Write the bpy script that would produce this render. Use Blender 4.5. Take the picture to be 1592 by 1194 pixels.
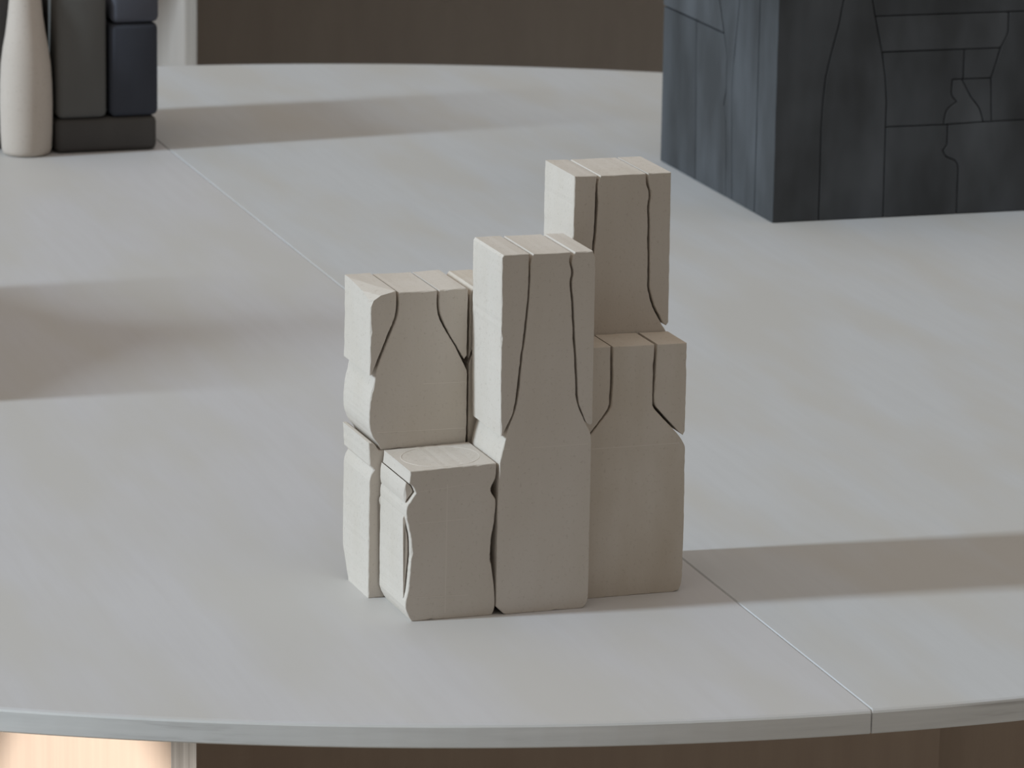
import bpy, bmesh, math, random
from mathutils import Vector, Matrix, noise

# ------------------------------------------------------------------ scene, camera, light
for o in list(bpy.data.objects):
    bpy.data.objects.remove(o, do_unlink=True)
scene = bpy.context.scene
COL = scene.collection
TZ = 0.75                                    # height of the table top above the floor
CAM_H, PITCH, ROLL, FPX = 0.81925, 0.238712, 0.016023, 7000.06

cam_d = bpy.data.cameras.new('camera')
cam = bpy.data.objects.new('camera', cam_d)
COL.objects.link(cam)
cam_d.sensor_fit = 'HORIZONTAL'
cam_d.sensor_width = 36.0
cam_d.lens = FPX / 1592.0 * 36.0
cam_d.clip_end = 100
cam_d.dof.use_dof = True
cam_d.dof.focus_distance = 2.86
cam_d.dof.aperture_fstop = 30.0
cam.matrix_world = (Matrix.Translation((0, 0, TZ + CAM_H))
                    @ Matrix.Rotation(math.pi / 2 - PITCH, 4, 'X') @ Matrix.Rotation(ROLL, 4, 'Z'))
scene.camera = cam

world = bpy.data.worlds.new('world')
scene.world = world
world.use_nodes = True
bg = world.node_tree.nodes['Background']
bg.inputs[0].default_value = (1.0, 0.912, 0.822, 1)
bg.inputs[1].default_value = 0.60

# daylight from the left, through a tall unseen window added to carry it
SUN_AZ, SUN_D = math.radians(14.0), 9.0
WIN_Z0, WIN_Z1, WIN_W = 3.35, 7.15, 0.62
win_c = Vector((0.0 - SUN_D * math.cos(SUN_AZ), 2.85 - SUN_D * math.sin(SUN_AZ), (WIN_Z0 + WIN_Z1) / 2))
ld = bpy.data.lights.new('window_daylight', 'AREA')
ld.shape = 'RECTANGLE'
ld.size, ld.size_y = WIN_W, WIN_Z1 - WIN_Z0
ld.energy = 880
ld.color = (0.74, 0.885, 1.0)
lamp = bpy.data.objects.new('window_daylight', ld)
COL.objects.link(lamp)
lamp.location = win_c
# emits along -Z, turned to face +d horizontally
lamp.rotation_euler = (math.pi / 2, 0, SUN_AZ - math.pi / 2)

# spot added at the front left to brighten the leg board under the table
sp = bpy.data.lights.new('added_leg_beam', 'SPOT')
sp.energy = 4300
sp.color = (1.0, 0.95, 0.90)
sp.spot_size = math.radians(7.8)
sp.spot_blend = 0.08
sp.shadow_soft_size = 0.03
beam = bpy.data.objects.new('added_leg_beam', sp)
COL.objects.link(beam)
beam.location = (-6.0, -2.5, 0.20)
beam.rotation_euler = (Vector((-0.216, 2.655, 0.20)) - beam.location).to_track_quat('-Z', 'Y').to_euler()

vs = scene.view_settings
vs.view_transform = 'Standard'
vs.look = 'None'
vs.exposure = 0.0
vs.gamma = 1.0
vs.use_curve_mapping = False

# ------------------------------------------------------------------ materials
def new_mat(name):
    m = bpy.data.materials.new(name)
    m.use_nodes = True
    return m, m.node_tree, m.node_tree.nodes['Principled BSDF']

def N(nt, kind, **kw):
    n = nt.nodes.new(kind)
    for k, v in kw.items():
        setattr(n, k, v)
    return n

def ramp(nt, stops):
    r = N(nt, 'ShaderNodeValToRGB')
    el = r.color_ramp.elements
    while len(el) < len(stops):
        el.new(0.5)
    for e, (p, c) in zip(el, stops):
        e.position = p
        e.color = (c[0], c[1], c[2], 1)
    return r

def mapped_noise(nt, scale_xyz, scale, detail=4, rough=0.55, rotz=0.0):
    tc = N(nt, 'ShaderNodeTexCoord')
    mp = N(nt, 'ShaderNodeMapping')
    mp.inputs['Scale'].default_value = scale_xyz
    nz = N(nt, 'ShaderNodeTexNoise')
    nz.inputs['Scale'].default_value = scale
    nz.inputs['Detail'].default_value = detail
    nz.inputs['Roughness'].default_value = rough
    src = tc.outputs['Object']
    if rotz:
        m0 = N(nt, 'ShaderNodeMapping')
        m0.inputs['Rotation'].default_value = (0, 0, rotz)
        nt.links.new(src, m0.inputs['Vector'])
        src = m0.outputs['Vector']
    nt.links.new(src, mp.inputs['Vector'])
    nt.links.new(mp.outputs['Vector'], nz.inputs['Vector'])
    return nz

def mixc(nt, a, b, fac, mode='MIX'):
    m = N(nt, 'ShaderNodeMix', data_type='RGBA', blend_type=mode)
    for sock, v in ((m.inputs[6], a), (m.inputs[7], b)):
        if isinstance(v, tuple):
            sock.default_value = (v[0], v[1], v[2], 1)
        else:
            nt.links.new(v, sock)
    if isinstance(fac, (int, float)):
        m.inputs[0].default_value = fac
    else:
        nt.links.new(fac, m.inputs[0])
    return m.outputs[2]

def bump(nt, bs, height, strength, dist):
    b = N(nt, 'ShaderNodeBump')
    b.inputs['Strength'].default_value = strength
    b.inputs['Distance'].default_value = dist
    nt.links.new(height, b.inputs['Height'])
    nt.links.new(b.outputs['Normal'], bs.inputs['Normal'])

def plaster(name, base, stain, rough=0.92):
    m, nt, bs = new_mat(name)
    big = mapped_noise(nt, (1, 1, 0.35), 28, 3)
    fine = mapped_noise(nt, (1, 1, 1), 420, 3, 0.7)
    r = ramp(nt, [(0.35, (0, 0, 0)), (0.75, (1, 1, 1))])
    nt.links.new(big.outputs['Fac'], r.inputs['Fac'])
    c1 = mixc(nt, base, stain, r.outputs['Color'])
    r2 = ramp(nt, [(0.28, (0.84, 0.82, 0.80)), (0.42, (1, 1, 1))])
    nt.links.new(fine.outputs['Fac'], r2.inputs['Fac'])
    c2 = mixc(nt, c1, r2.outputs['Color'], 1.0, 'MULTIPLY')
    nt.links.new(c2, bs.inputs['Base Color'])
    bs.inputs['Roughness'].default_value = rough
    bs.inputs['Specular IOR Level'].default_value = 0.25
    bump(nt, bs, fine.outputs['Fac'], 0.25, 0.0006)
    return m

M_PLASTER = plaster('cast_plaster', (0.682, 0.624, 0.562), (0.640, 0.578, 0.506))
M_PLASTER_C = plaster('cast_plaster_stained', (0.675, 0.610, 0.535), (0.585, 0.510, 0.420))
M_PLASTER_W = plaster('smooth_plaster', (0.63, 0.555, 0.49), (0.58, 0.51, 0.445), 0.7)
M_LINE, _nt, _b = new_mat('pale_casting_line')
_b.inputs['Base Color'].default_value = (0.76, 0.70, 0.635, 1)
_b.inputs['Roughness'].default_value = 0.9

def dark_stone(name, base, light, rough=0.55):
    m, nt, bs = new_mat(name)
    big = mapped_noise(nt, (1, 1, 0.4), 16, 3)
    fine = mapped_noise(nt, (1, 1, 1), 300, 3, 0.7)
    r = ramp(nt, [(0.38, (0, 0, 0)), (0.72, (1, 1, 1))])
    nt.links.new(big.outputs['Fac'], r.inputs['Fac'])
    c = mixc(nt, base, light, r.outputs['Color'])
    oi = N(nt, 'ShaderNodeObjectInfo')
    mr = N(nt, 'ShaderNodeMapRange')
    mr.inputs['To Min'].default_value = 0.85
    mr.inputs['To Max'].default_value = 1.12
    nt.links.new(oi.outputs['Random'], mr.inputs['Value'])
    c = mixc(nt, c, mr.outputs['Result'], 1.0, 'MULTIPLY')
    nt.links.new(c, bs.inputs['Base Color'])
    bs.inputs['Roughness'].default_value = rough
    bs.inputs['Specular IOR Level'].default_value = 0.12
    bump(nt, bs, fine.outputs['Fac'], 0.2, 0.0006)
    return m

M_SLATE = dark_stone('graphite_black_plaster', (0.062, 0.065, 0.069), (0.113, 0.121, 0.132))
M_SLATE_CORE = dark_stone('graphite_black_core', (0.02, 0.02, 0.021), (0.025, 0.025, 0.026), 0.9)
M_GREY = dark_stone('dark_grey_plaster', (0.122, 0.119, 0.113), (0.140, 0.136, 0.128), 0.8)
M_CHAR = dark_stone('charcoal_plaster', (0.078, 0.073, 0.070), (0.094, 0.088, 0.083), 0.8)
M_NAVY = dark_stone('blue_black_plaster', (0.064, 0.069, 0.086), (0.080, 0.086, 0.106), 0.75)
M_BLUEGREY = dark_stone('blue_grey_plaster', (0.105, 0.110, 0.134), (0.122, 0.127, 0.152), 0.75)

GRAIN = math.radians(-17.6)                 # the boards' grain runs along the joint

def whitewashed(name, base, dark, warm):
    m, nt, bs = new_mat(name)
    g1 = mapped_noise(nt, (26, 1.6, 1), 5, 5, 0.6, GRAIN)
    g2 = mapped_noise(nt, (5, 1.2, 1), 2.4, 3, 0.5, GRAIN)
    r1 = ramp(nt, [(0.40, (0, 0, 0)), (0.66, (1, 1, 1))])
    nt.links.new(g1.outputs['Fac'], r1.inputs['Fac'])
    r2 = ramp(nt, [(0.42, (0, 0, 0)), (0.62, (1, 1, 1))])
    nt.links.new(g2.outputs['Fac'], r2.inputs['Fac'])
    c = mixc(nt, base, dark, r1.outputs['Color'])
    c = mixc(nt, c, warm, r2.outputs['Color'])
    nt.links.new(c, bs.inputs['Base Color'])
    bs.inputs['Roughness'].default_value = 0.55
    bs.inputs['Specular IOR Level'].default_value = 0.4
    bump(nt, bs, g1.outputs['Fac'], 0.06, 0.0006)
    return m

M_TOP_R = whitewashed('whitewashed_plywood', (0.615, 0.622, 0.634), (0.596, 0.602, 0.613), (0.592, 0.580, 0.560))
M_TOP_L = whitewashed('whitewashed_plywood_pinkish', (0.625, 0.617, 0.630), (0.608, 0.598, 0.608), (0.600, 0.584, 0.566))

def ply_edge(name, stops, scale_z, noise_scale):
    m, nt, bs = new_mat(name)
    tc = N(nt, 'ShaderNodeTexCoord')
    nz = mapped_noise(nt, (1, 1, 14), noise_scale, 4, 0.6)
    r = ramp(nt, stops)
    nt.links.new(nz.outputs['Fac'], r.inputs['Fac'])
    nt.links.new(r.outputs['Color'], bs.inputs['Base Color'])
    bs.inputs['Roughness'].default_value = 0.8
    bump(nt, bs, nz.outputs['Fac'], 0.15, 0.0006)
    return m

M_EDGE = ply_edge('whitewashed_plywood_edge', [(0.26, (0.58, 0.57, 0.56)), (0.40, (0.76, 0.76, 0.75)), (0.70, (0.84, 0.84, 0.83))], 1, 9)

def wood(name, c0, c1, vec, rotz=0.0):
    m, nt, bs = new_mat(name)
    g = mapped_noise(nt, vec, 6, 5, 0.6, rotz)
    r = ramp(nt, [(0.35, c0), (0.70, c1)])
    nt.links.new(g.outputs['Fac'], r.inputs['Fac'])
    nt.links.new(r.outputs['Color'], bs.inputs['Base Color'])
    bs.inputs['Roughness'].default_value = 0.7
    return m

M_PLY = wood('birch_plywood', (0.56, 0.435, 0.345), (0.61, 0.485, 0.385), (9, 9, 0.8))
M_PLY_GREY = wood('greyed_plywood', (0.55, 0.49, 0.445), (0.60, 0.54, 0.49), (4, 4, 0.8))
M_PLYEND = wood('plywood_end_layers', (0.50, 0.46, 0.42), (0.84, 0.80, 0.75), (75, 1, 0.5), -math.radians(18))
M_FLOOR = wood('pale_concrete', (0.36, 0.33, 0.30), (0.42, 0.39, 0.35), (0.5, 0.5, 0.5))
M_WALL = wood('wall_paint', (0.20, 0.185, 0.165), (0.22, 0.205, 0.185), (0.3, 0.3, 0.3))
M_FRAME, _nt, _b = new_mat('window_frame_paint')
_b.inputs['Base Color'].default_value = (0.7, 0.69, 0.67, 1)

# ------------------------------------------------------------------ helpers
def link(name, bm, mats, parent=None):
    me = bpy.data.meshes.new(name)
    bmesh.ops.recalc_face_normals(bm, faces=bm.faces[:])
    bm.to_mesh(me)
    bm.free()
    for m in (mats if isinstance(mats, (list, tuple)) else [mats]):
        me.materials.append(m)
    o = bpy.data.objects.new(name, me)
    COL.objects.link(o)
    if parent:
        o.parent = parent
    return o

def tag(o, label, cat, group=None):
    o['label'] = label
    o['category'] = cat
    if group:
        o['group'] = group
    return o

def root(name, loc, rz=0.0):
    o = bpy.data.objects.new(name, None)
    COL.objects.link(o)
    o.empty_display_size = 0.02
    o.location = loc
    o.rotation_euler = (0, 0, rz)
    return o

def structure(o):
    o['kind'] = 'structure'
    return o

def add_box(bm, x0, x1, y0, y1, z0, z1):
    v = [bm.verts.new((x, y, z)) for z in (z0, z1) for y in (y0, y1) for x in (x0, x1)]
    for f in ((0, 2, 3, 1), (4, 5, 7, 6), (0, 1, 5, 4), (2, 6, 7, 3), (0, 4, 6, 2), (1, 3, 7, 5)):
        bm.faces.new([v[i] for i in f])

def area2(p):
    return sum(p[i][0] * p[(i + 1) % len(p)][1] - p[(i + 1) % len(p)][0] * p[i][1] for i in range(len(p)))

def resample(p, step):
    """follow the traced outline, curving through gentle bends and keeping sharp corners"""
    n = len(p)
    tan = []
    for i in range(n):
        a, b, c = p[i - 1], p[i], p[(i + 1) % n]
        d1 = (b[0] - a[0], b[1] - a[1]); d2 = (c[0] - b[0], c[1] - b[1])
        l1 = math.hypot(*d1) or 1e-6; l2 = math.hypot(*d2) or 1e-6
        u = (d1[0] / l1 + d2[0] / l2, d1[1] / l1 + d2[1] / l2); lu = math.hypot(*u)
        cs = (d1[0] * d2[0] + d1[1] * d2[1]) / (l1 * l2)
        tan.append((u[0] / lu, u[1] / lu) if cs > 0.66 and lu > 0.1 else None)
    out = []
    for i in range(n):
        a, b = p[i], p[(i + 1) % n]
        L = math.hypot(b[0] - a[0], b[1] - a[1]) or 1e-6
        d = ((b[0] - a[0]) / L, (b[1] - a[1]) / L)
        ta = tan[i] or d; tb = tan[(i + 1) % n] or d
        if L > 17:
            ta = tb = d
        curved = abs(ta[0] * d[1] - ta[1] * d[0]) + abs(tb[0] * d[1] - tb[1] * d[0]) > 0.03
        m = max(1, int(L / (min(step, 1.6) if curved else step)))
        for k in range(m):
            t = k / m
            h1 = 2 * t ** 3 - 3 * t * t + 1; h2 = t ** 3 - 2 * t * t + t; h3 = -2 * t ** 3 + 3 * t * t; h4 = t ** 3 - t * t
            out.append(tuple(h1 * a[q] + h2 * L * ta[q] + h3 * b[q] + h4 * L * tb[q] for q in (0, 1)))
    return out

def inward(p):
    n = len(p)
    out = []
    for i in range(n):
        a, b, c = p[i - 1], p[i], p[(i + 1) % n]
        d1 = (b[0] - a[0], b[1] - a[1]); d2 = (c[0] - b[0], c[1] - b[1])
        l1 = math.hypot(*d1) or 1; l2 = math.hypot(*d2) or 1
        nx = -d1[1] / l1 - d2[1] / l2; ny = d1[0] / l1 + d2[0] / l2
        l = math.hypot(nx, ny) or 1
        k = min(1.6, 2 / max(l, 0.3))
        out.append((nx / l * k, ny / l * k))
    return out

def shrink(p, g):
    if area2(p) < 0:
        p = p[::-1]
    q = inward(p)
    return [(a[0] + b[0] * g, a[1] + b[1] * g) for a, b in zip(p, q)]

def prism_bm(poly, t0, t1, step=3.0, jit=0.10, c=0.4, chip=0.8, seed=0, keep=None):
    """poly in (s, z) millimetres, extruded from t0 to t1 (mm); worn edges"""
    rnd = random.Random(seed)
    if area2(poly) < 0:
        poly = poly[::-1]
    p = resample(poly, step)
    zmin = min(q[1] for q in p)
    p = [(a + rnd.uniform(-jit, jit), b if abs(b - zmin) < 1e-6 else b + rnd.uniform(-jit, jit)) for a, b in p]
    nrm = inward(p)
    def wear():
        w = []
        for (a, b) in p:
            v = noise.noise((a * 0.13 + seed * 7.1, b * 0.13, seed * 3.3))
            w.append(c * (0.6 + 0.8 * rnd.random()) + (chip * max(0.0, v - 0.25) * 2.2))
        return w
    w0, w1 = wear(), wear()
    bm = bmesh.new()
    S = 0.001
    rings = []
    for t, w in ((t0, w0), (t0, None), (t1, None), (t1, w1)):
        ring = []
        for i, (a, b) in enumerate(p):
            ww = w[i] if w else 0
            off = 0 if w else (w0[i] if t == t0 else -w1[i])
            ring.append(bm.verts.new(((a + nrm[i][0] * ww) * S, (t + off) * S, max((b + nrm[i][1] * ww), zmin) * S)))
        rings.append(ring)
    n = len(p)
    bm.faces.new(rings[0])
    bm.faces.new(rings[3][::-1])
    for r in range(3):
        for i in range(n):
            j = (i + 1) % n
            try:
                bm.faces.new((rings[r][i], rings[r + 1][i], rings[r + 1][j], rings[r][j]))
            except ValueError:
                pass
    return bm

def cut(bm, co, no):
    """slice away what lies on the side the normal points to"""
    co = Vector(co) * 0.001
    r = bmesh.ops.bisect_plane(bm, geom=bm.verts[:] + bm.edges[:] + bm.faces[:], plane_co=co,
                               plane_no=Vector(no).normalized(), clear_outer=True)
    edges = [e for e in r['geom_cut'] if isinstance(e, bmesh.types.BMEdge)]
    bmesh.ops.holes_fill(bm, edges=edges, sides=0)

def line_bar(parent, s0, z0, s1, z1, t, w=0.5, h=0.22):
    """fine raised casting line on a front face at depth t"""
    bm = bmesh.new()
    d = Vector((s1 - s0, 0, z1 - z0)); L = d.length; d.normalize()
    q = Vector((-d.z, 0, d.x)) * w / 2
    a = Vector((s0, 0, z0)); b = Vector((s1, 0, z1))
    vs_ = []
    for t_ in (t - h, t + 0.6):
        for v in (a + q, a - q, b - q, b + q):
            vs_.append(bm.verts.new((v.x * .001, t_ * .001, v.z * .001)))
    for f in ((0, 1, 2, 3), (7, 6, 5, 4), (0, 4, 5, 1), (1, 5, 6, 2), (2, 6, 7, 3), (3, 7, 4, 0)):
        bm.faces.new([vs_[i] for i in f])
    return link('casting_line', bm, M_LINE, parent)

# ------------------------------------------------------------------ setting: floor, and unseen walls added to shape the ambient light
bm = bmesh.new(); add_box(bm, -11, 8, -4.5, 10, -0.1, 0)
structure(link('floor', bm, M_FLOOR))
bm = bmesh.new(); add_box(bm, -11, 8, 10.0, 10.15, 0.0, 7.6)
structure(link('added_wall_back', bm, M_WALL))
bm = bmesh.new(); add_box(bm, -11, 8, -4.65, -4.5, 0.0, 7.6)
structure(link('added_wall_front', bm, M_WALL))  # behind the camera, added to hold back light from the front
bm = bmesh.new(); add_box(bm, 8.0, 8.15, -4.5, 10, 0.0, 7.6)
structure(link('added_wall_right', bm, M_WALL))
# added left wall, turned square to the daylight, with the window opening
def wall_box(name, y0, y1, z0, z1, m, x0=-0.25, x1=-0.02, parent=None):
    b = bmesh.new(); add_box(b, x0, x1, y0, y1, z0, z1)
    return link(name, b, m, parent)
hw = WIN_W / 2
b = bmesh.new()
for (y0, y1, z0, z1) in ((-7, -hw - .06, 0, 7.6), (hw + .06, 9.0, 0, 7.6), (-hw - .06, hw + .06, 0, WIN_Z0 - .06), (-hw - .06, hw + .06, WIN_Z1 + .06, 7.6)):
    add_box(b, -0.25, -0.02, y0, y1, z0, z1)
wl = structure(link('added_wall_left', b, M_WALL))
wl.location = (win_c.x, win_c.y, 0)
wl.rotation_euler = (0, 0, SUN_AZ)
b = bmesh.new()
for (y0, y1, z0, z1) in ((-hw - .06, -hw, WIN_Z0 - .06, WIN_Z1 + .06), (hw, hw + .06, WIN_Z0 - .06, WIN_Z1 + .06),
                         (-hw, hw, WIN_Z0 - .06, WIN_Z0), (-hw, hw, WIN_Z1, WIN_Z1 + .06)):
    add_box(b, -0.2, -0.01, y0, y1, z0, z1)
wf = structure(link('added_window', b, M_FRAME))  # frame of the unseen window added for the daylight lamp
wf.location = wl.location
wf.rotation_euler = wl.rotation_euler

# ------------------------------------------------------------------ the round table
TC, TR, TT = Vector((-0.0915, 3.6726)), 1.1543, 0.0152
SEAM_A, SEAM_B = Vector((-0.3504, 4.3496)), Vector((0.2188, 2.5562))
sd = (SEAM_B - SEAM_A).normalized()           # along the joint, towards the camera
sn = Vector((-sd.y, sd.x))                    # to the right of the joint seen from the camera

def table_half(side, mat, parent):
    """disc segment on one side of the joint, rounded upper edge"""
    g = 0.00045
    off = (SEAM_A - TC).dot(sn) + side * g
    a0 = math.acos(max(-1, min(1, off / TR)))
    base = math.atan2(sn.y, sn.x)
    if side > 0:
        A = [base - a0 + 2 * a0 * i / 160 for i in range(161)]
    else:
        A = [base + a0 + (2 * math.pi - 2 * a0) * i / 160 for i in range(161)]
    bm_ = bmesh.new()
    rings = []
    for (dr, z) in ((0.0022, 0.0), (0.0006, -0.0009), (0.0, -0.0022), (0.0, -TT + 0.0010), (0.0010, -TT)):
        ring = []
        for a in A:
            q = Vector((math.cos(a), math.sin(a))) * (TR - dr)
            k = q.dot(sn) - off
            c = side * dr * (0.38 if side > 0 else 0.12)
            if side * k < abs(c):
                q = q + sn * (c - k)
            ring.append(bm_.verts.new((q.x, q.y, z)))
        rings.append(ring)
    n = len(A)
    ft = bm_.faces.new(rings[0]); ft.material_index = 0
    bm_.faces.new(rings[-1][::-1]).material_index = 1
    for r in range(len(rings) - 1):
        for i in range(n):
            j = (i + 1) % n
            f = bm_.faces.new((rings[r][i], rings[r + 1][i], rings[r + 1][j], rings[r][j]))
            f.material_index = 1 if r >= 1 else 0
    return link('tabletop_half', bm_, [mat, M_EDGE], parent)

def panel(parent, a, d, l0, l1, thick, z0, z1, off=0.0, face=None):
    """upright plywood board from a along d, thickness to its left-hand normal"""
    bm_ = bmesh.new()
    nn = Vector((-d.y, d.x))
    pts = [a + d * l0 + nn * off, a + d * l1 + nn * off, a + d * l1 + nn * (off + thick), a + d * l0 + nn * (off + thick)]
    lo = [bm_.verts.new((p.x, p.y, z0)) for p in pts]
    hi = [bm_.verts.new((p.x, p.y, z1)) for p in pts]
    bm_.faces.new(lo[::-1]); bm_.faces.new(hi)
    for i in range(4):
        f = bm_.faces.new((lo[i], lo[(i + 1) % 4], hi[(i + 1) % 4], hi[i]))
        f.material_index = 1 if i in (1, 3) else 0
    return link('leg_panel', bm_, [face or M_PLY, M_PLYEND], parent)

THG = math.radians(18.0)
E1 = Vector((math.cos(THG), math.sin(THG))); E2 = Vector((-E1.y, E1.x))

def make_table(join, face):
    t = root('round_table', (TC.x, TC.y, 0))
    ch = []
    for s, m in ((-1, M_TOP_L), (1, M_TOP_R)):
        h = table_half(s, m, t); h.location = (0, 0, TZ); ch.append(h)
    z1 = TZ - TT - 0.0002
    S = Vector((-0.1850, 2.560)) - TC
    ch.append(panel(t, S, E2, 0.0, 1.55, 0.0155, 0.0, z1, 0.0, face))                 # seen end-on
    W = S + E2 * 0.62
    ch.append(panel(t, W, E1, 0.0005, join, 0.0155, 0.0, z1, 0.0, face))
    ch.append(panel(t, W + E2 * 0.05, E1, join - 0.1, join + 0.45, 0.0155, 0.0, z1, 0.0, face))
    ch.append(panel(t, W + E2 * 0.80, E1, 0.0005, 1.10, 0.0155, 0.0, z1, 0.0, face))
    return t, ch

table, tparts = make_table(0.755, M_PLY)
tag(table, 'large round whitewashed plywood table carrying the plaster block sculptures', 'table')
table2, _ = make_table(1.05, M_PLY_GREY)
# turned a little, pivoting on the front end of the same board
TURN = math.radians(-8)
piv = Vector((-0.1850, 2.560)) - TC
pr = Vector((piv.x * math.cos(TURN) - piv.y * math.sin(TURN), piv.x * math.sin(TURN) + piv.y * math.cos(TURN)))
table2.location = (TC.x - 0.232 + piv.x - pr.x, TC.y + 3.23 + piv.y - pr.y, 0)
table2.rotation_euler = (0, 0, TURN)
tag(table2, 'second plywood table standing behind the far rim, only its leg boards showing', 'table')

# ------------------------------------------------------------------ the cream plaster bottle blocks
TH = math.radians(19.0627)
OB = Vector((-0.0069, 2.7449))
def grid(s, t):
    """world point of block coordinates (mm)"""
    e1 = Vector((math.cos(TH), math.sin(TH))); e2 = Vector((-e1.y, e1.x))
    p = OB + e1 * s * .001 + e2 * t * .001
    return Vector((p.x, p.y, TZ))
def block_root(name, s, t, z, label):
    p = grid(s, t)
    r = root(name, (p.x, p.y, TZ + z * .001), TH)
    return tag(r, label, 'plaster block', 'cream plaster blocks of the small sculpture')

def sh(p, s, z=0.0):
    return [(a - s, b - z) for a, b in p]

# --- tall front block with a long-necked bottle
s0 = -0.9
r = block_root('bottle_block', s0, 0, 0, 'tall cream plaster block with a long-necked bottle, beside the low jar block')
B_L = [(5.5, 0.0), (-0.9, 5.7), (-0.7, 10.0), (-0.8, 43.5), (-0.5, 76.4), (0.0, 99.8), (0.9, 103.7), (1.7, 107.9), (2.9, 112.2), (4.1, 117.4), (7.0, 125.7), (9.2, 131.0), (10.7, 135.9), (11.6, 140.8), (12.6, 149.1), (14.3, 169.3), (15.7, 178.4), (16.9, 192.0), (18.1, 206.3), (18.5, 218.7), (18.8, 228.1), (20.2, 233.4)]
B_R = [(44.8, 233.2), (44.1, 226.7), (45.5, 220.3), (44.6, 214.1), (45.9, 201.4), (47.2, 184.4), (48.7, 163.9), (49.7, 146.7), (50.3, 139.1), (51.3, 134.9), (53.1, 130.2), (55.4, 125.4), (58.1, 120.2), (60.2, 115.4), (61.2, 108.6), (61.2, 55.3), (61.2, 8.4), (60.0, 2.9), (57.2, 0.0)]
link('bottle', prism_bm(sh(B_L + B_R, s0), 0, 57.3, seed=1), M_PLASTER, r)
BFL = [(-0.5, 232.0), (0.6, 233.7), (17.4, 233.7), (17.3, 231.5), (17.2, 218.7), (16.8, 206.4), (15.5, 192.0), (14.3, 178.5), (12.9, 169.4), (10.7, 148.0), (9.9, 140.9), (9.4, 136.8), (7.8, 130.7), (4.8, 124.6), (1.7, 117.5), (0.3, 117.2), (-0.2, 149.9), (-0.4, 190)]
link('neck_filler', prism_bm(sh(BFL, s0), 0, 57.3, seed=2), M_PLASTER, r)
BFR = [(48.0, 233.2), (46.7, 230.7), (46.0, 226.2), (47.2, 220.2), (46.3, 214.0), (47.5, 201.3), (48.6, 184.3), (50.2, 163.8), (51.3, 146.6), (51.9, 138.2), (52.6, 134.0), (54.9, 128.8), (58.5, 121.4), (60.4, 120.5), (61.6, 122.0), (61.5, 187.7), (61.5, 227.8), (59.5, 233.2)]
link('neck_filler', prism_bm(sh(BFR, s0), 0, 57.3, seed=3), M_PLASTER, r)
line_bar(r, 3.5, 108.6, 7.5, 108.6, 0)
line_bar(r, 22, 108.4, 60, 108.4, 0, 0.26, 0.07)

# --- block with a short-necked bottle on the right
s0 = 62.4
r = block_root('bottle_block', s0, 19, 0, 'cream plaster block with a wide short-necked bottle, in front of the tallest block')
C_P = [(66, 0.0), (62.4, 4), (62.4, 100.5), (65, 106), (68.3, 110.0), (73.4, 116.2), (78.1, 121.8), (80.6, 125.5), (81.4, 131.8), (82.0, 144.4), (81.5, 165.9), (109.7, 165.6), (109.1, 142.7), (109.2, 125.7), (110.5, 123.1), (125.7, 107.0), (129.9, 101.5), (132.2, 97.1), (132.5, 90.2), (132.9, 44.9), (132.6, 10.9), (131.9, 4.8), (130.3, 1.0), (126.9, 0.0)]
link('bottle', prism_bm(sh(C_P, s0), 0, 34.8, seed=11), M_PLASTER_C, r)
C_FL = [(62.6, 166.2), (79.8, 166.2), (80.2, 144.5), (79.8, 134.0), (79.3, 126.8), (77.6, 123.5), (73.4, 117.9), (68.3, 111.6), (65.5, 108.6), (62.6, 110)]
link('neck_filler', prism_bm(sh(C_FL, s0), 0, 34.8, seed=12), M_PLASTER_C, r)
C_FR = [(111.8, 165.6), (110.9, 142.6), (110.7, 127.7), (112.0, 124.2), (127.2, 107.7), (130.7, 104.5), (132.0, 107.2), (132.0, 141.2), (131.8, 165.3)]
link('neck_filler', prism_bm(sh(C_FR, s0), 0, 34.8, seed=13), M_PLASTER_C, r)
line_bar(r, 6, 99.5, 66, 99.5, 0, 0.26, 0.07)

# --- the tallest block at the back
s0 = 66.0
r = block_root('bottle_block', s0, 54.6, 0, 'tallest cream plaster block, at the back, its bottle neck edge wavy near the top')
D_R = [(114.5, 269.7), (115.1, 262.9), (117.0, 256.7), (116.1, 248.3), (116.8, 236.0), (117.5, 196.2), (119.4, 187.0), (121.8, 180.5), (125.5, 173.9), (128.3, 169.1), (130.7, 165.5), (132.2, 160), (132.4, 150), (132.4, 3), (130, 0)]
D_L = [(69, 0), (66.1, 3), (66.1, 150), (66.5, 160), (68.0, 165.5), (70.2, 169.1), (73.0, 173.9), (76.3, 180.5), (78.6, 190), (79.6, 205), (80.7, 222.2), (81.8, 233.5), (82.4, 245.8), (82.7, 253.2), (82.2, 258.6), (82.8, 267.4), (83.9, 269.7)]
link('bottle', prism_bm(sh(D_L + D_R, s0), 0, 57, seed=21), M_PLASTER, r)
D_FL = [(66.0, 238.7), (66.1, 270.2), (81.6, 269.8), (81.1, 267.9), (80.6, 258.7), (80.5, 252.4), (80.2, 239.9), (79.2, 223.5), (78.2, 206), (77.2, 191), (75, 182), (71.8, 175), (69, 170.4), (66.3, 172)]
link('neck_filler', prism_bm(sh(D_FL, s0), 0, 57, seed=22), M_PLASTER, r)
D_FR = [(116.1, 269.7), (116.9, 262.8), (118.5, 256.4), (117.7, 248.3), (118.3, 236.0), (119.1, 195.1), (120.9, 187.8), (123.1, 181.7), (127.1, 174.2), (129.0, 169.9), (131.0, 168.9), (132.5, 170.9), (132.4, 192.7), (131.9, 269.7)]
link('neck_filler', prism_bm(sh(D_FR, s0), 0, 57, seed=23), M_PLASTER, r)

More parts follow.
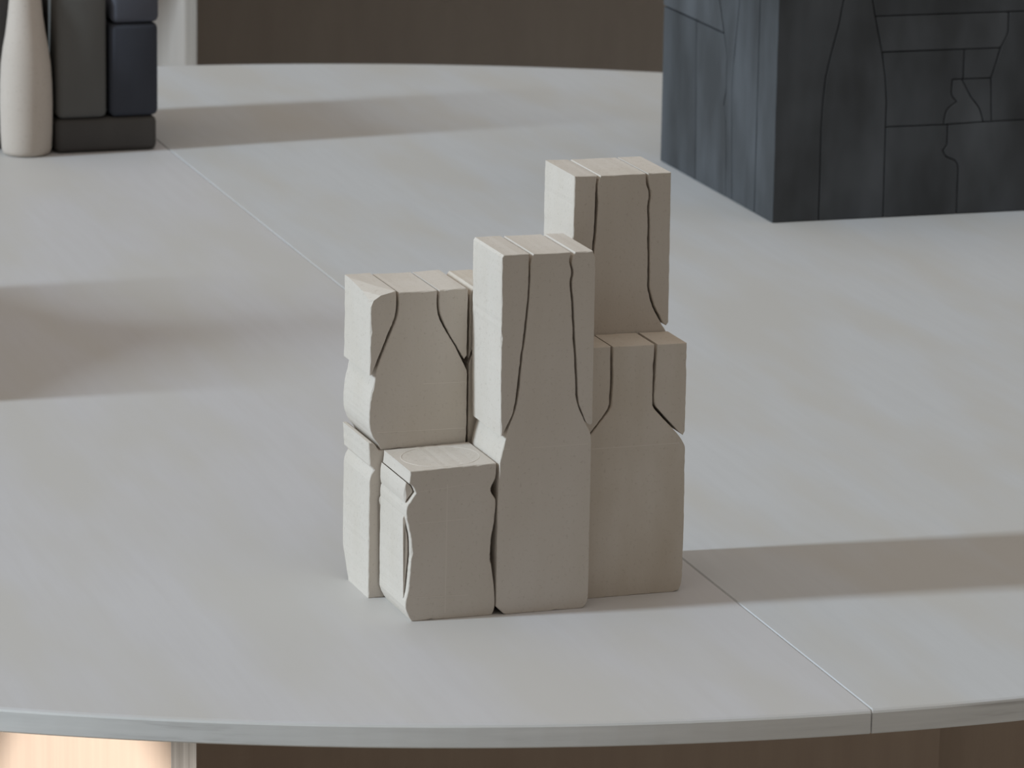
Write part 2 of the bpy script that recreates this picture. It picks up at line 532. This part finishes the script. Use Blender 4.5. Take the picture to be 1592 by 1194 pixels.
# --- left upper block with a stubby bottle, standing on the rear jar block
s0, zb = -68.2, 98.0
r = block_root('bottle_block', s0, 58.7, zb, 'cream plaster block with a stubby bottle and chipped corner, standing on the rear jar block')
A_L = [(-60.2, 98.0), (-61.8, 101.2), (-64.9, 105.2), (-66.6, 109.1), (-67.9, 113.0), (-68.2, 117.2), (-68.0, 125.9), (-67.1, 133.7), (-65.1, 141.5), (-63.9, 148.6), (-60.6, 158.0), (-54.7, 172.7), (-50.5, 183.0), (-49.1, 190.4), (-49.2, 200.2)]
A_R = [(-23.8, 200.0), (-23.7, 188.2), (-22.3, 182.2), (-17.6, 173.0), (-11.4, 163.0), (-6.2, 152.6), (-3.2, 146.4), (-2.8, 143.8), (-2.8, 119.2), (-2.8, 111.6), (-3.2, 98.0)]
link('bottle', prism_bm(sh(A_L + A_R, s0, zb), 0, 57, seed=31), M_PLASTER, r)
A_FL = [(-68.1, 147.1), (-67.8, 165.6), (-67.9, 201.0), (-51.1, 201.0), (-50.7, 197.2), (-50.6, 191.7), (-52.0, 184.0), (-55.9, 174.5), (-61.8, 160.2), (-65.8, 150.2), (-67.0, 147.4)]
b = prism_bm(sh(A_FL, s0, zb), 0, 57, seed=32)
def chip(*pts):
    q = [Vector((x - s0, t, z - zb)) for x, t, z in pts]
    nn = (q[1] - q[0]).cross(q[2] - q[0])
    cut(b, q[0], nn if nn.z > 0 else -nn)
chip((-67.8, 0, 197.2), (-53.0, 0, 200.7), (-67.9, 46, 200.9))
chip((-67.8, 0, 194.4), (-60.5, 0, 199.2), (-67.9, 20, 199.2))
chip((-67.8, 0, 191.0), (-65.6, 0, 196.2), (-67.9, 7, 196.4))
link('neck_filler', b, M_PLASTER, r)
A_FR = [(-22.2, 200.0), (-22.1, 188.4), (-20.7, 182.6), (-15.6, 172.1), (-9.4, 161.7), (-4.8, 154.1), (-3.2, 156.6), (-3.0, 199.6), (-4.4, 200.6)]
link('neck_filler', prism_bm(sh(A_FR, s0, zb), 0, 57, seed=33), M_PLASTER, r)
line_bar(r, 5.5, 11.5, 64, 10.6, 0, 0.45, 0.15)
line_bar(r, 36, 41.5, 64, 41.0, 0, 0.26, 0.07)

# --- rear jar block under it
s0 = -68.4
r = block_root('jar_block', s0, 58.7, 0, 'cream plaster jar block at the rear, carrying the stubby bottle block')
A2 = [(-68.0, 0.0), (-67.9, 34.3), (-68.0, 55.7), (-67.6, 77.8), (-66.5, 82.0), (-64.9, 84.9), (-65.7, 86.6), (-67.6, 88.0), (-68.4, 103.0), (-66.4, 103.2), (-64.5, 102.0), (-62.6, 99.0), (-61.2, 97.6), (-3.0, 97.6), (-3.2, 88), (-6, 85), (-3.5, 78), (-3.0, 0)]
b = prism_bm(sh(A2, s0), 0, 57, seed=41)
cut(b, (0, 57, 22), (0, 1.0, -0.62))
link('jar', b, M_PLASTER, r)

# --- hidden middle block of the back row
s0 = -1.4
r = block_root('bottle_block', s0, 60.2, 0, 'cream plaster block squeezed behind the tall front block, only an edge showing')
E_B = [(1, 0), (-1.2, 3), (-1.2, 150), (1, 156), (10, 172), (17, 184), (18.5, 192), (18.5, 200), (44, 200), (44, 192), (45.5, 184), (53, 172), (62, 156), (64.2, 150), (64.2, 3), (62, 0)]
link('bottle', prism_bm(sh(E_B, s0), 0, 52, seed=51), M_PLASTER_C, r)
E_FL = [(-1.2, 154), (-1.2, 195.5), (1.6, 200.2), (16.8, 200.2), (16.8, 192), (15.4, 185), (8.5, 173.5), (0.5, 159)]
link('neck_filler', prism_bm(sh(E_FL, s0), 0, 52, seed=52), M_PLASTER_C, r)
E_FR = [(64.2, 154), (64.2, 200.2), (45.8, 200.2), (45.8, 192), (47.2, 185), (54.2, 173.5), (62, 159)]
link('neck_filler', prism_bm(sh(E_FR, s0), 0, 52, seed=53), M_PLASTER_C, r)

# --- low jar block in front
s0 = -61.1
r = block_root('jar_block', s0, 1.4, 0, 'low cream plaster jar block with a ring on its lid, standing in front')
J_L = [(-56.7, 0.0), (-58.0, 1.9), (-60.3, 6.8), (-61.1, 11.5), (-59.3, 20.6), (-58.3, 32.4), (-57.4, 44.9), (-57.9, 54.2), (-59.7, 63.6), (-61.0, 70.8), (-60.5, 75.3), (-57.5, 79.7), (-54.8, 83.7), (-56.5, 88.0), (-59.4, 90.3), (-58.8, 94.4), (-58.6, 98.1)]
J_R = [(-1.9, 99.6), (-1.8, 96.7), (-2.4, 89.6), (-4.7, 85.1), (-5.2, 81.8), (-1.9, 75.7), (-1.8, 68.6), (-3.1, 59.3), (-4.7, 49.0), (-4.8, 38.5), (-3.2, 26.8), (-1.6, 12.6), (-1.9, 3.1), (-3.5, 0.0)]
jar = link('jar', prism_bm(sh(J_L + J_R, s0), 0, 55.8, seed=61, chip=0.9), M_PLASTER, r)
JN = [(-60.6, 77.0), (-58.2, 80.4), (-55.5, 83.7), (-57.0, 87.6), (-60.2, 90.2), (-61.0, 86), (-61.2, 81)]
link('notch_filler', prism_bm(sh(JN, s0), 4.0, 55.8, seed=62), M_PLASTER, r)
JW = [(-60.8, 68.5), (-60.2, 63.5), (-58.5, 54.4), (-58.1, 44.9), (-59.0, 32.2), (-60.0, 20.8), (-60.9, 14), (-61.0, 40)]
link('waist_filler', prism_bm(sh(JW, s0), 5.0, 55.8, seed=63), M_PLASTER, r)
line_bar(r, 27.0, 88, 26.4, 4, 0, 0.45, 0.15)
line_bar(r, 9, 84.5, 45, 87.5, 0, 0.26, 0.07)
line_bar(r, 7, 15.5, 42, 14.6, 0, 0.4, 0.15)
line_bar(r, 9, 64, 40, 64.5, 0, 0.26, 0.07)
b = bmesh.new()
prev = None; ringv = []
for i in range(48):
    a = 2 * math.pi * i / 48
    q = []
    for (rr, z) in ((24.6, 0.0), (24.6, 0.30), (25.2, 0.30), (25.2, 0.0)):
        s_ = 31.0 + rr * math.cos(a); t_ = 28 + rr * math.sin(a)
        zz = 98.05 + (s_ - 2.5) / 56.7 * 1.5 + z - 0.1
        q.append(b.verts.new((s_ * .001, t_ * .001, zz * .001)))
    ringv.append(q)
for i in range(48):
    q, w = ringv[i], ringv[(i + 1) % 48]
    for k in range(4):
        b.faces.new((q[k], q[(k + 1) % 4], w[(k + 1) % 4], w[k]))
link('lid_ring', b, M_LINE, r)

# ------------------------------------------------------------------ the dark box of fitted pieces
KTH = math.radians(17.669)
kr = root('fitted_block_cube', (0.23285, 3.99843, TZ), KTH)
tag(kr, 'large graphite black cube of tightly fitted bottle-shaped blocks on the table', 'sculpture')
KW, KD, KH, KT = 300.0, 306.0, 292.0, 12.0
bm = bmesh.new(); add_box(bm, .009, (KW - 9) * .001, .009, (KD - 9) * .001, .0, (KH - 9) * .001)
link('core', bm, M_SLATE_CORE, kr)
G = 0.45
def kfront(poly, t1=KT, seed=0, proud=0.0):
    return link('fitted_piece', prism_bm(shrink(poly, G), -proud, t1 - 3.5, step=12, jit=0.05, c=0.5, chip=0.2, seed=seed), M_SLATE, kr)
def kleft(poly, seed=0, proud=0.0):
    """poly in (depth, z); set on the left face"""
    b_ = prism_bm(shrink(poly, G + 0.35), -proud, KT - 3.5, step=12, jit=0.05, c=0.5, chip=0.2, seed=seed)
    for v in b_.verts:
        v.co = Vector((v.co.y, v.co.x, v.co.z))
    return link('fitted_piece', b_, M_SLATE, kr)
a_ = [(45.5, 0), (45.5, 42), (45, 85), (46, 110), (48, 132), (53, 155), (59, 178), (63, 202), (67, 232), (68, 292)]
b_ = [(108.5, 0), (108.3, 42), (108, 84), (108, 107), (106, 128), (102, 153), (96.5, 176), (91, 201), (87, 232), (86, 292)]
# corner slab: wraps the corner, its side is the first column of the left face
kfr = link('fitted_piece', prism_bm(shrink([(0, 0)] + a_ + [(0, 292)], G), 0, 46, step=14, jit=0.05, c=0.5, chip=0.2, seed=71), M_SLATE, kr)
kfront(a_ + b_[::-1], seed=72)
def bx(z):
    """right outline of the bottle at height z"""
    pts = [(q[1], q[0]) for q in b_]
    for (z0, x0), (z1, x1) in zip(pts, pts[1:]):
        if z0 <= z <= z1:
            return x0 + (x1 - x0) * (z - z0) / (z1 - z0)
    return pts[-1][1]
def bseg(z0, z1):
    return [(bx(z0), z0)] + [q for q in b_ if z0 + 1 < q[1] < z1 - 1] and [(bx(z0), z0)] + [(q[0], q[1]) for q in b_ if z0 + 1 < q[1] < z1 - 1] + [(bx(z1), z1)] or [(bx(z0), z0), (bx(z1), z1)]
def strip(z0, z1):
    return [(bx(z0), z0)] + [q for q in b_ if z0 + 1 < q[1] < z1 - 1] + [(bx(z1), z1)]
J_ = [(181, 0), (181, 42), (179, 49), (168, 55), (165, 60), (169, 66), (169, 84)]
kfront([(108.5, 0)] + J_ + [(bx(84), 84), (108.3, 42)], seed=73)                                # lower left of the group
kfront(J_[::-1] + [(300, 0), (300, 86), (204, 85)], seed=74)                                    # big lower right
pear_l = [(165, 84), (165, 87), (168, 98), (177, 105), (172, 111), (172, 125.5)]
kfront(pear_l + [(182.5, 125.5), (182.5, 153), (bx(152), 152.8)] + [q for q in b_[::-1] if 85 < q[1] < 151] + [(bx(84), 84)], seed=76)
kfront(pear_l + [(181, 125.5), (190, 110), (200, 97), (204, 85)], seed=77)
kfront([(181, 125.5), (190, 110), (200, 97), (204, 85), (212, 85), (210, 125.5)], seed=78)
kfront([(182.5, 153), (182.5, 125.5), (210, 125.5), (218, 153)], seed=79)
kfront([(bx(153), 153), (218, 153), (225, 168), (225, 186)] + [(bx(186), 186), (bx(176), 176)], seed=80)
kfront([(212, 85), (210, 125.5), (218, 153), (225, 168), (225, 186), (300, 186), (300, 86)], seed=81)
kfront([(bx(186), 186), (300, 186), (300, 292), (86, 292), (87, 232), (91, 201)], seed=82)
# left face
l2 = [(122, 0), (124, 40), (127, 69), (133, 85), (128, 101), (128, 129), (137, 151), (152, 181), (156, 220), (156, 292)]
l3 = [(105, 0), (110, 60), (113, 103), (111, 126), (105, 156), (99, 189), (96, 230), (96, 292)]
l1 = [(206, 0), (208, 60), (211, 110), (213, 152)]
kleft([(46, 0)] + l3 + [(46, 292)], 91)
kleft(l3 + l2[::-1], 92)
kleft(l2[:7] + [(137.5, 152), (213, 152)] + l1[::-1][1:], 93)
kleft(l1 + [(306, 152), (306, 0)], 94)
kleft([(137.5, 152), (152, 181), (156, 220), (156, 292), (306, 292), (306, 152), (213, 152)], 95, 0.5)

# ------------------------------------------------------------------ the pile of dark blocks with the white bottle
GTH = math.radians(18.7)
OG = Vector((-0.44312, 4.27412))
g1 = Vector((math.cos(GTH), math.sin(GTH))); g2 = Vector((-g1.y, g1.x))
def soft_block(name, s0, s1, t0, t1, z0, z1, rad, mat, label):
    p = OG + g1 * s0 * .001 + g2 * t0 * .001
    w, d, h = (s1 - s0) * .001, (t1 - t0) * .001, (z1 - z0) * .001
    bm_ = bmesh.new()
    add_box(bm_, 0, w, 0, d, 0, h)
    bmesh.ops.bevel(bm_, geom=bm_.edges[:], offset=rad * .001, segments=4, profile=0.5, affect='EDGES', clamp_overlap=True)
    for f in bm_.faces:
        f.smooth = True
    o = link(name, bm_, mat)
    o.location = (p.x, p.y, TZ + z0 * .001)
    o.rotation_euler = (0, 0, GTH)
    return tag(o, label, 'plaster block', 'rounded dark blocks stacked round the white bottle')
soft_block('rounded_block', 0, 100, 0, 190, 0, 33.5, 6, M_CHAR, 'charcoal slab with rounded corners lying flat under the dark stack')
soft_block('rounded_block', 1.6, 50.6, 0, 190, 33.9, 154, 6, M_GREY, 'tall dark grey upright slab beside the white bottle')
soft_block('rounded_block', 53.6, 101.6, 0, 190, 33.9, 124.8, 6, M_NAVY, 'blue-black rounded block on the charcoal slab, beside the tall grey slab')
soft_block('rounded_block', 55.5, 102.5, 0, 190, 125.2, 154, 6, M_BLUEGREY, 'blue-grey rounded block on top of the blue-black block')
soft_block('rounded_block', -90, -2.5, 37, 190, 0, 154, 6, M_CHAR, 'large charcoal rounded block standing behind the white bottle')

bm = bmesh.new()
prof = [(0.0, 0.0), (19.0, 0.0), (22.6, 1.5), (24.0, 6.0), (24.9, 22), (25.4, 50), (25.0, 70), (23.9, 88), (21.8, 104), (19.2, 118), (17.0, 134), (15.4, 149), (13.2, 168), (12.0, 180), (11.6, 192), (12.8, 195), (12.8, 203), (9.5, 204), (0.0, 204)]
seg = 48
rings = []
for (rr, z) in prof:
    if rr == 0:
        rings.append([bm.verts.new((0, 0, z * .001))])
    else:
        rings.append([bm.verts.new((rr * .001 * math.cos(2 * math.pi * i / seg), rr * .001 * math.sin(2 * math.pi * i / seg), z * .001)) for i in range(seg)])
for q, w in zip(rings, rings[1:]):
    for i in range(seg):
        j = (i + 1) % seg
        if len(q) == 1:
            f = bm.faces.new((q[0], w[i], w[j]))
        elif len(w) == 1:
            f = bm.faces.new((q[i], q[j], w[0]))
        else:
            f = bm.faces.new((q[i], q[j], w[j], w[i]))
        f.smooth = True
o = link('plaster_bottle', bm, M_PLASTER_W)
o.location = (-0.4722, 4.2755, TZ)
tag(o, 'smooth off-white plaster bottle standing against the dark rounded blocks', 'bottle')

# ------------------------------------------------------------------ unseen slab, added and shaped to throw the soft shadow
gab = link('shadow_slab', prism_bm([(0, 0), (0, 116), (55, 140), (115, 172), (168, 205), (196, 207), (245, 172), (300, 146), (378, 126), (378, 0)], 0, 80, step=12, seed=101), M_PLASTER)
gab.location = (-0.605 + 0.08 * math.cos(SUN_AZ), 3.222 + 0.08 * math.sin(SUN_AZ), TZ)
gab.rotation_euler = (0, 0, SUN_AZ + math.pi / 2)
tag(gab, 'unseen off-white plaster slab shaped to cast the soft shadow, rising to a blunt peak', 'sculpture')
